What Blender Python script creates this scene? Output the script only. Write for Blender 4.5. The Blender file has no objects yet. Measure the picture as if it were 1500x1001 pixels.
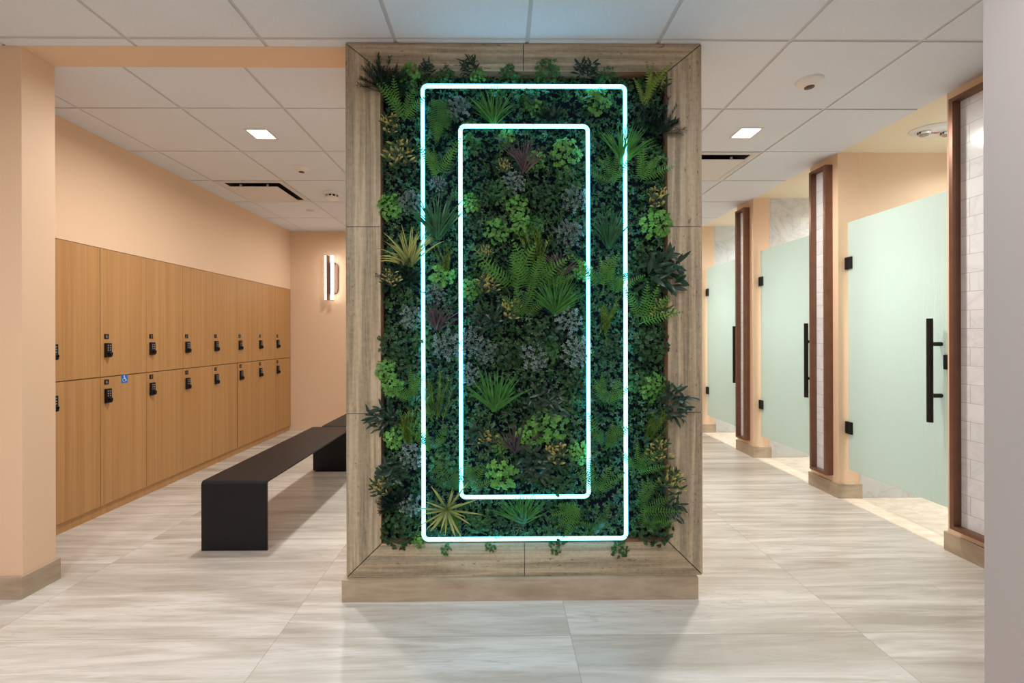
import bpy, bmesh, math, random
from mathutils import Vector, Matrix
PI = math.pi
NEON, EXPO = 8.0, -0.08
sc = bpy.context.scene
COL = sc.collection
H, CE = 1.2215, 2.585          # eye height, ceiling height
T = 0.6096                     # ceiling grid

# ------------------------------------------------------------------ materials
def mat(name):
    m = bpy.data.materials.new(name); m.use_nodes = True
    nt = m.node_tree; nt.nodes.clear()
    o = nt.nodes.new('ShaderNodeOutputMaterial')
    return m, nt, o
def N(nt, typ, **kw):
    n = nt.nodes.new(typ)
    for k, v in kw.items():
        if k.startswith('i_'):
            key = k[2:]
            key = int(key) if key.isdigit() else key.replace('_', ' ')
            n.inputs[key].default_value = v
        else: setattr(n, k, v)
    return n
def L(nt, a, b): nt.links.new(a, b)
def ramp(nt, fac, stops):
    r = N(nt, 'ShaderNodeValToRGB'); e = r.color_ramp.elements
    while len(e) < len(stops): e.new(0.5)
    for i, (p, c) in enumerate(stops):
        e[i].position = p; e[i].color = (*c, 1) if len(c) == 3 else c
    L(nt, fac, r.inputs[0]); return r.outputs[0]
def mapped(nt, scale=(1, 1, 1), loc=(0, 0, 0), rot=(0, 0, 0), coord='Object'):
    t = N(nt, 'ShaderNodeTexCoord'); mp = N(nt, 'ShaderNodeMapping')
    mp.inputs['Scale'].default_value = scale; mp.inputs['Location'].default_value = loc
    mp.inputs['Rotation'].default_value = rot
    L(nt, t.outputs[coord], mp.inputs[0]); return mp.outputs[0]
def noise(nt, vec, scale=5, detail=4, rough=.5, dist=0):
    n = N(nt, 'ShaderNodeTexNoise'); n.inputs['Scale'].default_value = scale
    n.inputs['Detail'].default_value = detail; n.inputs['Roughness'].default_value = rough
    n.inputs['Distortion'].default_value = dist
    L(nt, vec, n.inputs['Vector']); return n.outputs[0]
def mixc(nt, fac, a, b, mode='MIX'):
    m = N(nt, 'ShaderNodeMix', data_type='RGBA', blend_type=mode)
    if isinstance(fac, (int, float)): m.inputs[0].default_value = fac
    else: L(nt, fac, m.inputs[0])
    for s, v in ((6, a), (7, b)):
        if isinstance(v, tuple): m.inputs[s].default_value = (*v, 1)
        else: L(nt, v, m.inputs[s])
    return m.outputs[2]
def math_(nt, op, a, b=0.0):
    m = N(nt, 'ShaderNodeMath', operation=op)
    for i, v in enumerate((a, b)):
        if isinstance(v, (int, float)): m.inputs[i].default_value = v
        else: L(nt, v, m.inputs[i])
    return m.outputs[0]
def bsdf(nt, out, color, rough=.5, spec=.5, metal=0, **kw):
    b = N(nt, 'ShaderNodeBsdfPrincipled')
    if isinstance(color, tuple): b.inputs['Base Color'].default_value = (*color, 1)
    else: L(nt, color, b.inputs['Base Color'])
    if isinstance(rough, (int, float)): b.inputs['Roughness'].default_value = rough
    else: L(nt, rough, b.inputs['Roughness'])
    b.inputs['Specular IOR Level'].default_value = spec
    b.inputs['Metallic'].default_value = metal
    for k, v in kw.items(): b.inputs[k].default_value = v
    L(nt, b.outputs[0], out.inputs[0]); return b
def bump(nt, b, h, strength=.2, dist=.01):
    bp = N(nt, 'ShaderNodeBump'); bp.inputs['Strength'].default_value = strength
    bp.inputs['Distance'].default_value = dist
    L(nt, h, bp.inputs['Height']); L(nt, bp.outputs[0], b.inputs['Normal'])
def simple(name, c, rough=.5, spec=.5, metal=0, var=.04, scale=40, bmp=0, **kw):
    m, nt, o = mat(name)
    n = noise(nt, mapped(nt), scale, 3)
    lo = tuple(x * (1 - var) for x in c); hi = tuple(min(1, x * (1 + var)) for x in c)
    b = bsdf(nt, o, ramp(nt, n, [(.3, lo), (.7, hi)]), rough, spec, metal, **kw)
    if bmp: bump(nt, b, n, bmp, .002)
    return m
def emis(name, c, s):
    m, nt, o = mat(name); e = N(nt, 'ShaderNodeEmission')
    e.inputs[0].default_value = (*c, 1); e.inputs[1].default_value = s
    L(nt, e.outputs[0], o.inputs[0]); return m

def paint(name, c):
    return simple(name, c, .6, .3, var=.015, scale=300, bmp=.08)
M = {}
M['peach'] = paint('peach_paint', (.745, .54, .375))
M['lilac'] = paint('pale_paint', (.52, .465, .455))
M['cream'] = paint('cream_paint', (.78, .70, .53))
M['black'] = simple('black_metal', (.008, .008, .009), .42, .28, var=.1)
M['benchm'] = simple('bench_powder_coat', (.008, .008, .010), .42, .26, var=.15, scale=900, bmp=.1)
M['bronze'] = simple('bronze', (.19, .092, .058), .3, .5, .5, var=.1, scale=12)
M['bronzed'] = simple('dark_bronze', (.13, .075, .055), .35, .5, .8, var=.08)
M['white'] = simple('white_plastic', (.74, .73, .71), .4, .5, var=.01)
M['whitem'] = simple('white_enamel', (.66, .64, .62), .45, .4, var=.01)
M['grid'] = simple('grid_metal', (.58, .56, .56), .5, .4, var=.02)
M['dark'] = simple('dark_cavity', (.006, .006, .008), .8, .1)
M['joint'] = simple('dark_joint', (.03, .028, .025), .9, .1)
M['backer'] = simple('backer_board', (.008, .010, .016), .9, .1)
M['chrome'] = simple('chrome', (.7, .7, .7), .12, .5, 1)
M['lens'] = simple('lamp_lens', (.30, .28, .25), .2, .5, .4)
M['red'] = simple('red_print', (.55, .07, .06), .5)
M['blue'] = simple('blue_sticker', (.005, .13, .55), .4)
M['pwhite'] = simple('white_print', (.85, .85, .85), .5)
M['grey_print'] = simple('grey_print', (.35, .36, .38), .5)
M['revealc'] = simple('brown_reveal', (.36, .17, .09), .5, .4, .1, var=.15, scale=6)
M['light'] = emis('downlight_face', (1, .93, .84), 14)
M['sconce_l'] = emis('sconce_tube', (1, .91, .82), 8)
M['neon'] = emis('neon_tube', (.125, .60, .85), NEON)
M['neoncap'] = simple('milky_connector', (.55, .72, .78), .35, .5, **{'Emission Color': (.4, .85, 1, 1), 'Emission Strength': 1.1})

# ceiling tile
m, nt, o = mat('ceiling_tile'); v = mapped(nt)
n1 = noise(nt, v, 350, 2); n2 = noise(nt, v, 3, 2)
c = mixc(nt, .35, ramp(nt, n1, [(.38, (.655, .685, .74)), (.6, (.75, .785, .84))]), ramp(nt, n2, [(.3, (.68, .715, .765)), (.7, (.73, .765, .82))]))
b = bsdf(nt, o, c, .95, .1); bump(nt, b, n1, .25, .002); M['tile'] = m

# floor porcelain: veins run along X, 1.19 x 0.595 tiles
def stone_floor(name, c0, c1, c2, tx, ty, ox, oy, rough, joint, veinx=.9, veiny=7.0, jw=.0016, jd=.55):
    m, nt, o = mat(name)
    pos = N(nt, 'ShaderNodeTexCoord').outputs['Object']
    sx = N(nt, 'ShaderNodeSeparateXYZ'); L(nt, pos, sx.inputs[0])
    u = math_(nt, 'DIVIDE', math_(nt, 'SUBTRACT', sx.outputs[0], ox), tx)
    w = math_(nt, 'DIVIDE', math_(nt, 'SUBTRACT', sx.outputs[1], oy), ty)
    iu, iw = math_(nt, 'FLOOR', u), math_(nt, 'FLOOR', w)
    fu, fw = math_(nt, 'FRACT', u), math_(nt, 'FRACT', w)
    wn = N(nt, 'ShaderNodeTexWhiteNoise', noise_dimensions='2D'); cv = N(nt, 'ShaderNodeCombineXYZ')
    L(nt, iu, cv.inputs[0]); L(nt, iw, cv.inputs[1]); L(nt, cv.outputs[0], wn.inputs['Vector'])
    off = math_(nt, 'MULTIPLY', wn.outputs[0], 40)
    c3 = N(nt, 'ShaderNodeCombineXYZ')
    L(nt, math_(nt, 'MULTIPLY', sx.outputs[0], veinx), c3.inputs[0])
    L(nt, math_(nt, 'MULTIPLY', sx.outputs[1], veiny), c3.inputs[1]); L(nt, off, c3.inputs[2])
    vec = c3.outputs[0]
    a = noise(nt, vec, 1.6, 8, .6, .6)
    bb = noise(nt, vec, 4.2, 7, .62, .7)
    cc = noise(nt, vec, .8, 3, .5, .3)
    col = ramp(nt, a, [(.34, c1), (.44, c0), (.50, c2), (.55, c0), (.64, c1)])
    col = mixc(nt, .38, col, ramp(nt, bb, [(.40, c1), (.48, c0), (.54, c2), (.62, c0)]))
    col = mixc(nt, math_(nt, 'MULTIPLY', ramp(nt, cc, [(.47, (0, 0, 0)), (.60, (1, 1, 1))]), .5), col, c1)
    th = ramp(nt, math_(nt, 'ABSOLUTE', math_(nt, 'SUBTRACT', noise(nt, vec, 2.1, 5, .55, .9), .5)), [(0, (1, 1, 1)), (.006, (0, 0, 0))])
    col = mixc(nt, math_(nt, 'MULTIPLY', th, .35), col, tuple(x * .82 for x in c1))
    # joints
    eu = math_(nt, 'MULTIPLY', math_(nt, 'MINIMUM', fu, math_(nt, 'SUBTRACT', 1, fu)), tx)
    ew = math_(nt, 'MULTIPLY', math_(nt, 'MINIMUM', fw, math_(nt, 'SUBTRACT', 1, fw)), ty)
    e = math_(nt, 'MINIMUM', eu, ew)
    j = math_(nt, 'LESS_THAN', e, jw)
    col = mixc(nt, math_(nt, 'MULTIPLY', j, jd), col, joint)
    b = bsdf(nt, o, col, rough, .5)
    M[name] = m; return m
stone_floor('floor_stone', (.56, .53, .48), (.41, .37, .32), (.70, .68, .65), 1.189, .5946, .2851, .589, .27, (.30, .27, .24), .28, 3.4)
stone_floor('stall_floor', (.52, .45, .36), (.42, .35, .27), (.58, .52, .43), .15, .05, 0, 0, .4, (.42, .35, .27), 3, 9, .0012)

def travertine(name, axis, base=1.0):
    """axis: direction the bands run along (0 = X, 2 = Z)"""
    m, nt, o = mat(name)
    s = [11, 11, 11]; s[axis] = .35
    oi = N(nt, 'ShaderNodeObjectInfo')
    v = mapped(nt, tuple(s))
    add = N(nt, 'ShaderNodeVectorMath', operation='ADD'); L(nt, v, add.inputs[0])
    cm = N(nt, 'ShaderNodeCombineXYZ'); L(nt, math_(nt, 'MULTIPLY', oi.outputs['Random'], .12), cm.inputs[1])
    L(nt, cm.outputs[0], add.inputs[1]); v = add.outputs[0]
    a = noise(nt, v, 1.3, 3, .5, .25); b2 = noise(nt, v, 4.5, 6, .7, .3)
    A = tuple(x * base for x in (.36, .28, .175)); B = tuple(x * base for x in (.18, .13, .075)); C = tuple(x * base for x in (.54, .455, .325)); G = tuple(x * base for x in (.15, .135, .10))
    col = ramp(nt, a, [(.40, G), (.445, A), (.48, C), (.52, C), (.555, A), (.61, G)])
    col = mixc(nt, .42, col, ramp(nt, b2, [(.40, B), (.46, A), (.52, C), (.57, A), (.62, G)]))
    mot = noise(nt, mapped(nt, (1, 1, 1)), 45, 6, .75)
    col = mixc(nt, .32, col, ramp(nt, mot, [(.3, B), (.7, C)]))
    # pits elongated along the bands
    s2 = [90, 90, 90]; s2[axis] = 30
    pv = mapped(nt, tuple(s2)); pn = noise(nt, pv, 1, 3, .6)
    zone = noise(nt, v, 2.2, 2)
    pit = math_(nt, 'MULTIPLY', math_(nt, 'GREATER_THAN', pn, .655), math_(nt, 'GREATER_THAN', zone, .5))
    col = mixc(nt, math_(nt, 'MULTIPLY', pit, .75), col, (.12, .085, .055))
    b = bsdf(nt, o, col, .42, .4)
    bump(nt, b, math_(nt, 'SUBTRACT', mot, math_(nt, 'MULTIPLY', pit, 1.2)), .25, .004)
    M[name] = m
travertine('trav_x', 0); travertine('trav_z', 2)

def slabstone(name, c0, c1):
    m, nt, o = mat(name)
    v = mapped(nt, (1.6, 1.6, 9)); a = noise(nt, v, 1.2, 6, .6, .6)
    b2 = noise(nt, mapped(nt, (2, 2, 2)), 5, 4)
    col = ramp(nt, a, [(.35, c1), (.5, c0), (.65, c1)])
    col = mixc(nt, .35, col, ramp(nt, b2, [(.3, c1), (.7, c0)]))
    bsdf(nt, o, col, .3, .5); M[name] = m
slabstone('base_stone', (.47, .385, .28), (.32, .245, .165))  # baseboards: floor stone made browner, the warm lighting put into its colour

# oak veneer, vertical grain
m, nt, o = mat('oak_veneer'); oi = N(nt, 'ShaderNodeObjectInfo')
v = mapped(nt, (110, 110, .9)); add = N(nt, 'ShaderNodeVectorMath', operation='ADD')
cm = N(nt, 'ShaderNodeCombineXYZ'); L(nt, math_(nt, 'MULTIPLY', oi.outputs['Random'], 50), cm.inputs[0])
L(nt, v, add.inputs[0]); L(nt, cm.outputs[0], add.inputs[1])
g = noise(nt, add.outputs[0], 1, 5, .55, .2); g2 = noise(nt, add.outputs[0], .22, 3, .5, .3)
col = ramp(nt, g, [(.36, (.39, .20, .072)), (.5, (.44, .235, .09)), (.64, (.49, .275, .112))])
col = mixc(nt, .35, col, ramp(nt, g2, [(.40, (.40, .205, .076)), (.60, (.49, .28, .115))]))
b = bsdf(nt, o, col, .42, .4); bump(nt, b, g, .06, .001); M['oak'] = m

# marble tiles
def marble(name, bw, bh, offset, plane, light=(.66, .645, .63), grout=(.50, .47, .45), rough=.12, vein=.5):
    m, nt, o = mat(name)
    rot = {'YZ': (0, 0, 0), 'XZ': (0, 0, 0)}[plane]
    pos = N(nt, 'ShaderNodeTexCoord').outputs['Object']; sx = N(nt, 'ShaderNodeSeparateXYZ'); L(nt, pos, sx.inputs[0])
    cv = N(nt, 'ShaderNodeCombineXYZ'); L(nt, sx.outputs[1 if plane == 'YZ' else 0], cv.inputs[0]); L(nt, sx.outputs[2], cv.inputs[1])
    br = N(nt, 'ShaderNodeTexBrick'); br.offset = offset; br.inputs['Scale'].default_value = 1
    br.inputs['Brick Width'].default_value = bw; br.inputs['Row Height'].default_value = bh
    br.inputs['Mortar Size'].default_value = .0016; br.inputs['Mortar Smooth'].default_value = .2
    br.inputs['Color1'].default_value = (.35, .35, .35, 1); br.inputs['Color2'].default_value = (1, 1, 1, 1)
    L(nt, cv.outputs[0], br.inputs['Vector'])
    vv = N(nt, 'ShaderNodeVectorMath', operation='ADD'); L(nt, pos, vv.inputs[0])
    sc3 = N(nt, 'ShaderNodeVectorMath', operation='SCALE'); L(nt, br.outputs['Color'], sc3.inputs[0]); sc3.inputs['Scale'].default_value = 3
    L(nt, sc3.outputs[0], vv.inputs[1])
    n = noise(nt, vv.outputs[0], 3.2, 6, .6, 1.2)
    vn = math_(nt, 'ABSOLUTE', math_(nt, 'SUBTRACT', n, .5))
    dk = tuple(x * .62 for x in light)
    col = ramp(nt, vn, [(0, tuple(x * (1 - vein * .55) for x in light)), (.018, tuple(x * .92 for x in light)), (.08, light)])
    n2 = noise(nt, vv.outputs[0], 1.5, 4)
    col = mixc(nt, .3, col, ramp(nt, n2, [(.35, tuple(x * .8 for x in light)), (.6, light)]))
    col = mixc(nt, br.outputs['Fac'], col, grout)
    b = bsdf(nt, o, col, rough, .5)
    bump(nt, b, math_(nt, 'ADD', math_(nt, 'SUBTRACT', 1, br.outputs['Fac']), math_(nt, 'MULTIPLY', noise(nt, pos, 14, 2), .5)), .35, .002)
    M[name] = m
marble('subway', .2, .1, .5, 'YZ', (.77, .79, .83), vein=.3)
marble('stall_marble', .6, .3, .5, 'XZ', (.62, .63, .63), rough=.25, vein=.5)
marble('stall_marble_y', .6, .3, .5, 'YZ', (.60, .595, .575), rough=.25, vein=.8)

# frosted reeded glass
def frosted(name, tint):
    m, nt, o = mat(name)
    pos = N(nt, 'ShaderNodeTexCoord').outputs['Object']; sx = N(nt, 'ShaderNodeSeparateXYZ'); L(nt, pos, sx.inputs[0])
    w = math_(nt, 'SINE', math_(nt, 'MULTIPLY', sx.outputs[1], 2 * PI / .0075))
    tr = N(nt, 'ShaderNodeBsdfTranslucent'); tr.inputs[0].default_value = (*tint, 1)
    p = N(nt, 'ShaderNodeBsdfPrincipled'); p.inputs['Base Color'].default_value = (*tint, 1); p.inputs['Roughness'].default_value = .22
    bp = N(nt, 'ShaderNodeBump'); bp.inputs['Strength'].default_value = .6; bp.inputs['Distance'].default_value = .0015
    L(nt, w, bp.inputs['Height']); L(nt, bp.outputs[0], p.inputs['Normal'])
    mx = N(nt, 'ShaderNodeMixShader'); mx.inputs[0].default_value = .5
    L(nt, p.outputs[0], mx.inputs[1]); L(nt, tr.outputs[0], mx.inputs[2])
    L(nt, mx.outputs[0], o.inputs[0]); M[name] = m
frosted('frosted', (.74, .86, .83)); 

# leaves: colour attribute 'tip' (0 base .. 1 yellow part) drives the pigment
def leafmat(name, c, var, tip=None, rough=.33, trans=.25, hue=0.0):
    m, nt, o = mat(name)
    oi = N(nt, 'ShaderNodeObjectInfo')
    n = noise(nt, mapped(nt, coord='Object'), 28, 2)
    lo = tuple(x * (1 - var) for x in c); hi = tuple(x * (1 + var) for x in c)
    col = ramp(nt, n, [(.3, lo), (.7, hi)])
    hs = N(nt, 'ShaderNodeHueSaturation'); L(nt, col, hs.inputs['Color'])
    L(nt, math_(nt, 'ADD', .82, math_(nt, 'MULTIPLY', oi.outputs['Random'], .36)), hs.inputs['Value'])
    col = hs.outputs[0]
    if tip:
        a = N(nt, 'ShaderNodeAttribute', attribute_name='tip')
        col = mixc(nt, a.outputs['Fac'], col, tip)
    b = bsdf(nt, o, col, rough, .4)
    if trans:
        t = N(nt, 'ShaderNodeBsdfTranslucent'); L(nt, col, t.inputs[0])
        mx = N(nt, 'ShaderNodeMixShader'); mx.inputs[0].default_value = trans
        L(nt, b.outputs[0], mx.inputs[1]); L(nt, t.outputs[0], mx.inputs[2]); L(nt, mx.outputs[0], o.inputs[0])
    M[name] = m
LC = 1.0
leafmat('leaf_grass', (.05, .22, .035), .35); leafmat('leaf_bluegrass', (0.02, 0.104, 0.04), .35)
leafmat('leaf_smallgrass', (0.056, 0.104, 0.064), .2)
leafmat('leaf_fern', (.06, .19, .028), .3)
leafmat('leaf_olive', (.16, .25, .03), .3); leafmat('leaf_light', (.13, .36, .07), .3)
leafmat('leaf_mid', (0.04, 0.144, 0.032), .35); leafmat('leaf_dark', (0.024, 0.084, 0.028), .4)
leafmat('leaf_sedum', (.22, .30, .29), .35, trans=.1); leafmat('leaf_purple', (.075, .048, .055), .4)
leafmat('leaf_lance', (0.0144, 0.044, 0.0256), .4, rough=.3, trans=.1); leafmat('leaf_feather', (0.0096, 0.036, 0.0256), .4)
leafmat('leaf_varieg', (0.016, 0.052, 0.024), .3, (.75, .66, .18)); leafmat('leaf_spider', (.10, .16, .05), .3, (.58, .56, .16))
# filler mass, varied in patches
m, nt, o = mat('leaf_filler'); v = mapped(nt)
n = noise(nt, v, 6, 3); n2 = noise(nt, v, 60, 2)
col = ramp(nt, n, [(.32, (.008, .036, .022)), (.45, (.016, .065, .026)), (.55, (.032, .10, .026)), (.68, (.012, .05, .034))])
col = mixc(nt, .5, col, ramp(nt, n2, [(.4, (.007, .028, .016)), (.6, (.045, .14, .035))]))
b = bsdf(nt, o, col, .38, .35); M['leaf_filler'] = m

# ------------------------------------------------------------------ mesh helpers
class MB:
    def __init__(s): s.bm = bmesh.new()
    def box(s, x0, x1, y0, y1, z0, z1, bev=0, seg=2):
        b = bmesh.new(); bmesh.ops.create_cube(b, size=1)
        for v in b.verts: v.co = Vector(((x0 + x1) / 2 + v.co.x * (x1 - x0), (y0 + y1) / 2 + v.co.y * (y1 - y0), (z0 + z1) / 2 + v.co.z * (z1 - z0)))
        if bev: bmesh.ops.bevel(b, geom=b.edges[:], offset=bev, segments=seg, affect='EDGES', profile=.5)
        s.add(b); return s
    def add(s, b):
        me = bpy.data.meshes.new('t'); b.to_mesh(me); b.free(); s.bm.from_mesh(me); bpy.data.meshes.remove(me)
    def tube(s, pts, r, seg=12, caps=True):
        pts = [Vector(p) for p in pts]; rings = []
        for i, p in enumerate(pts):
            d = (pts[min(i + 1, len(pts) - 1)] - pts[max(i - 1, 0)]).normalized()
            up = Vector((0, 0, 1)) if abs(d.z) < .9 else Vector((1, 0, 0))
            a = d.cross(up).normalized(); b = d.cross(a).normalized()
            rr = r[i] if isinstance(r, (list, tuple)) else r
            rings.append([s.bm.verts.new(p + (a * math.cos(t) + b * math.sin(t)) * rr) for t in [2 * PI * k / seg for k in range(seg)]])
        for A, B in zip(rings, rings[1:]):
            for k in range(seg): s.bm.faces.new((A[k], A[(k + 1) % seg], B[(k + 1) % seg], B[k]))
        if caps: s.bm.faces.new(rings[0][::-1]); s.bm.faces.new(rings[-1])
        return s
    def lathe(s, prof, cx, cy, seg=40, ax='z', sy=1.0):
        """profile (r, z); closed with caps"""
        rings = []
        for r, z in prof:
            rings.append([s.bm.verts.new((cx + r * math.cos(2 * PI * k / seg), cy + sy * r * math.sin(2 * PI * k / seg), z)) for k in range(seg)])
        for A, B in zip(rings, rings[1:]):
            for k in range(seg): s.bm.faces.new((A[k], A[(k + 1) % seg], B[(k + 1) % seg], B[k]))
        s.bm.faces.new(rings[0][::-1]); s.bm.faces.new(rings[-1]); return s
    def prism(s, poly, y0, y1, plane='XZ'):
        def P(a, b, c): return (a, c, b) if plane == 'XZ' else ((c, a, b) if plane == 'YZ' else (a, b, c))
        A = [s.bm.verts.new(P(a, b, y0)) for a, b in poly]; B = [s.bm.verts.new(P(a, b, y1)) for a, b in poly]
        n = len(poly); s.bm.faces.new(A[::-1]); s.bm.faces.new(B)
        for i in range(n): s.bm.faces.new((A[i], A[(i + 1) % n], B[(i + 1) % n], B[i]))
        return s
    def build(s, name, m, parent=None, smooth=False, origin=None, bev=0):
        bmesh.ops.recalc_face_normals(s.bm, faces=s.bm.faces)
        if origin: bmesh.ops.translate(s.bm, verts=s.bm.verts, vec=-Vector(origin))
        me = bpy.data.meshes.new(name); s.bm.to_mesh(me); s.bm.free()
        if smooth:
            for p in me.polygons: p.use_smooth = True
        for mm in (m if isinstance(m, list) else [m]): me.materials.append(mm)
        o = bpy.data.objects.new(name, me); COL.objects.link(o)
        if origin: o.location = origin
        if parent:
            o.parent = parent
            if origin: o.location = Vector(origin)
            else: o.location = (0, 0, 0)
        if bev:
            md = o.modifiers.new('bevel', 'BEVEL'); md.width = bev; md.segments = 2; md.limit_method = 'ANGLE'
        if smooth:
            md = o.modifiers.new('edges', 'EDGE_SPLIT'); md.split_angle = math.radians(40)
        return o
def tag(o, label=None, cat=None, group=None, kind=None):
    if label: o['label'] = label
    if cat: o['category'] = cat
    if group: o['group'] = group
    if kind: o['kind'] = kind
    return o
def empty(name, loc, label, cat, group=None):
    o = bpy.data.objects.new(name, None); o.empty_display_size = .1; COL.objects.link(o); o.location = loc
    return tag(o, label, cat, group)
def struct(o): o['kind'] = 'structure'; return o
def copy_tree(o, parent=None):
    c = o.copy(); COL.objects.link(c); c.parent = parent
    for ch in list(o.children): copy_tree(ch, c)
    return c
# children are built in coordinates local to their parent's origin

# ------------------------------------------------------------------ the room
XL, XR = -2.712, 2.53
# floor
struct(MB().box(-3.7, XR, -2.6, 5.9, -.06, 0).build('floor', M['floor_stone']))
struct(MB().box(XR, 3.80, 1.2, 5.9, -.06, -.001).build('floor', M['stall_floor']))
# grid ceiling: grid plane with dropped tiles
def ceiling(x0, x1, y0, y1, gx, gy, skip=()):
    b = MB(); b.box(x0, x1, y0, y1, CE + .001, CE + .05)
    g = .009
    i0 = math.floor((x0 - gx) / T); j0 = math.floor((y0 - gy) / T)
    for i in range(i0, math.ceil((x1 - gx) / T)):
        for j in range(j0, math.ceil((y1 - gy) / T)):
            if (i, j) in skip: continue
            a0, a1 = max(x0, gx + i * T + (g if gx + i * T > x0 else 0)), min(x1, gx + (i + 1) * T - (g if gx + (i + 1) * T < x1 else 0))
            c0, c1 = max(y0, gy + j * T + (g if gy + j * T > y0 else 0)), min(y1, gy + (j + 1) * T - (g if gy + (j + 1) * T < y1 else 0))
            if a1 - a0 < .02 or c1 - c0 < .015: continue
            n0 = len(b.bm.faces); b.box(a0, a1, c0, c1, CE - .004, CE + .006)
            b.bm.faces.ensure_lookup_table()
            for f in b.bm.faces[n0:]: f.material_index = 1
    return struct(b.build('ceiling', [M['grid'], M['tile']]))
GXR, GYR = -1.699, 2.008
GXL, GYL = -1.896, 2.014
ceiling(-3.7, XR, -2.6, 2.064, GXR, GYR)
ceiling(-.70, XR, 2.064, 5.9, GXR, GYR, skip=((5, 2),))
ceiling(-3.2, -.70, 2.222, 5.9, GXL, GYL, skip=((-1, 3),))
# fill over vent cells is the vents' own frame. stall ceilings
struct(MB().box(XR, 3.80, 1.2, 5.9, CE, CE + .05).build('ceiling', M['cream']))
# ledge of header between pillar and column
struct(MB().box(-2.25, -.70, 2.064, 2.222, CE - .006, CE + .05).build('trim_1', M['peach']))
# left partition wall (pillar)
struct(MB().box(-3.7, -2.234, 2.066, 2.222, 0, CE).build('wall_left', M['peach'], bev=.002))
struct(MB().box(-3.7, -2.222, 2.054, 2.234, 0, .104).build('baseboard_left', M['base_stone'], bev=.0015))
# locker room outer wall: bulkhead above lockers, wall behind them
struct(MB().box(-3.2, XL - .004, 2.222, 5.70, 1.826, CE).build('wall_locker_room', M['peach']))
struct(MB().box(-3.32, -3.2, 2.222, 5.9, 0, CE).build('wall_outer', M['peach']))
struct(MB().box(-3.2, XR, 5.70, 5.82, 0, CE).build('wall_back', M['peach']))
# foreground shell
struct(MB().box(-3.82, -3.7, -2.6, 2.066, 0, CE).build('wall_front_left', M['peach']))
struct(MB().box(-3.7, 1.9, -2.72, -2.6, 0, CE).build('wall_front', M['peach']))
struct(MB().box(1.45, 2.9, -2.6, 1.30, 0, CE).build('wall_front_right', M['lilac'], bev=.004))
# column body
struct(MB().box(-.70, .93, 2.10, 2.60, 0, CE).build('wall_center', M['peach']))
struct(MB().box(-.728, .914, 2.012, 2.60, 0, .101).build('baseboard_center', M['base_stone'], bev=.001))

# shower partitions: (near, far, near segment of wall)
parts = [(1.30, 2.45, 'near'), (3.25, 3.54, 'mid'), (4.34, 4.64, 'far'), (5.46, 5.70, 'last')]
for k, (a, b, nm) in enumerate(parts):
    struct(MB().box(XR, 2.69, a, b, 0, CE).build('wall_right', M['peach'], bev=.0015))
    struct(MB().box(XR - .012, 2.702, a - (.012 if k else 0), b + .012, 0, .106).build('baseboard_right', M['base_stone'], bev=.001))
    if k == 1:
        struct(MB().box(2.69, 3.80, a, b, 2.10, CE).build('wall_right', M['peach']))
        struct(MB().box(2.69, 3.80, a, b, 0, 2.10).build('wall_right', M['stall_marble']))
    else:
        struct(MB().box(2.69, 3.80, a, b, 0, CE).build('wall_right', M['stall_marble']))
struct(MB().box(3.68, 3.80, 1.2, 5.9, 0, CE).build('wall_shower_back', M['stall_marble_y']))

# ------------------------------------------------------------------ bronze framed tile panels
def tile_panel(y0, y1, label):
    z0, z1 = .152, 2.514; xf, xb = 2.472, XR; w = .022
    t = empty('framed_tile_panel', (xb, (y0 + y1) / 2, z0), label, 'wall panel', 'bronze framed tile panels between the showers')
    def loc(b, name, m, bev=0):
        o = b.build(name, m, None, bev=bev)
        o.data.transform(Matrix.Translation((-xb, -(y0 + y1) / 2, -z0))); o.parent = t; return o
    loc(MB().box(xf, xb, y0, y0 + w, z0, z1), 'frame_side', M['bronze'], .0012)
    loc(MB().box(xf, xb, y1 - w, y1, z0, z1), 'frame_side', M['bronze'], .0012)
    loc(MB().box(xf, xb, y0 + w, y1 - w, z0, z0 + w), 'frame_rail', M['bronze'], .0012)
    loc(MB().box(xf, xb, y0 + w, y1 - w, z1 - w, z1), 'frame_rail', M['bronze'], .0012)
    loc(MB().box(xb - .014, xb, y0 + w, y1 - w, z0 + w, z1 - w), 'tile_panel', M['subway'])
tile_panel(1.45, 2.386, 'nearest bronze framed white tile panel, beside the large glass door with full handle')
tile_panel(3.30, 3.474, 'tall narrow bronze framed tile panel between the first and second glass doors')
tile_panel(4.405, 4.572, 'farthest bronze framed tile panel between the second and third glass doors')

# ------------------------------------------------------------------ glass doors
def shower_door(n, y_h, y_e, off=.075):
    """hinged at y_h (far side), free edge y_e (near the camera)"""
    x = 2.595; z0, z1 = .218, 2.055
    r = bpy.data.objects.new('door_%d' % n, None); COL.objects.link(r); r.location = (x, y_h, 0); r['kind'] = 'structure'
    d = y_e - y_h
    MB().box(-.005, .005, d, -.02, z0, z1, .001, 1).build('glass_pane', M['frosted'], r)
    for z in (.53, 1.752):
        b = MB(); b.box(-.016, .016, -.062, .0, z - .045, z + .045, .003)
        b.box(-.02, .02, -.022, -.006, z - .038, z + .038, .003)
        b.build('hinge', M['black'], r)
    if 1:
        yh = d + off
        b = MB(); b.tube([(-.072, yh, .706), (-.072, yh, 1.315)], .0155, 20)
        for z in (.862, 1.165): b.tube([(-.072, yh, z), (.0, yh, z)], .0125, 14)
        b.build('pull_handle', M['black'], r, smooth=True)
    b = MB(); b.box(-.024, .024, d + .004, d + .048, 1.018, 1.105, .006, 3)
    b.build('door_lock', M['black'], r)
shower_door(1, 3.25, 2.47)
shower_door(2, 4.34, 3.56, .022)
shower_door(3, 5.46, 4.66, .03)

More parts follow.
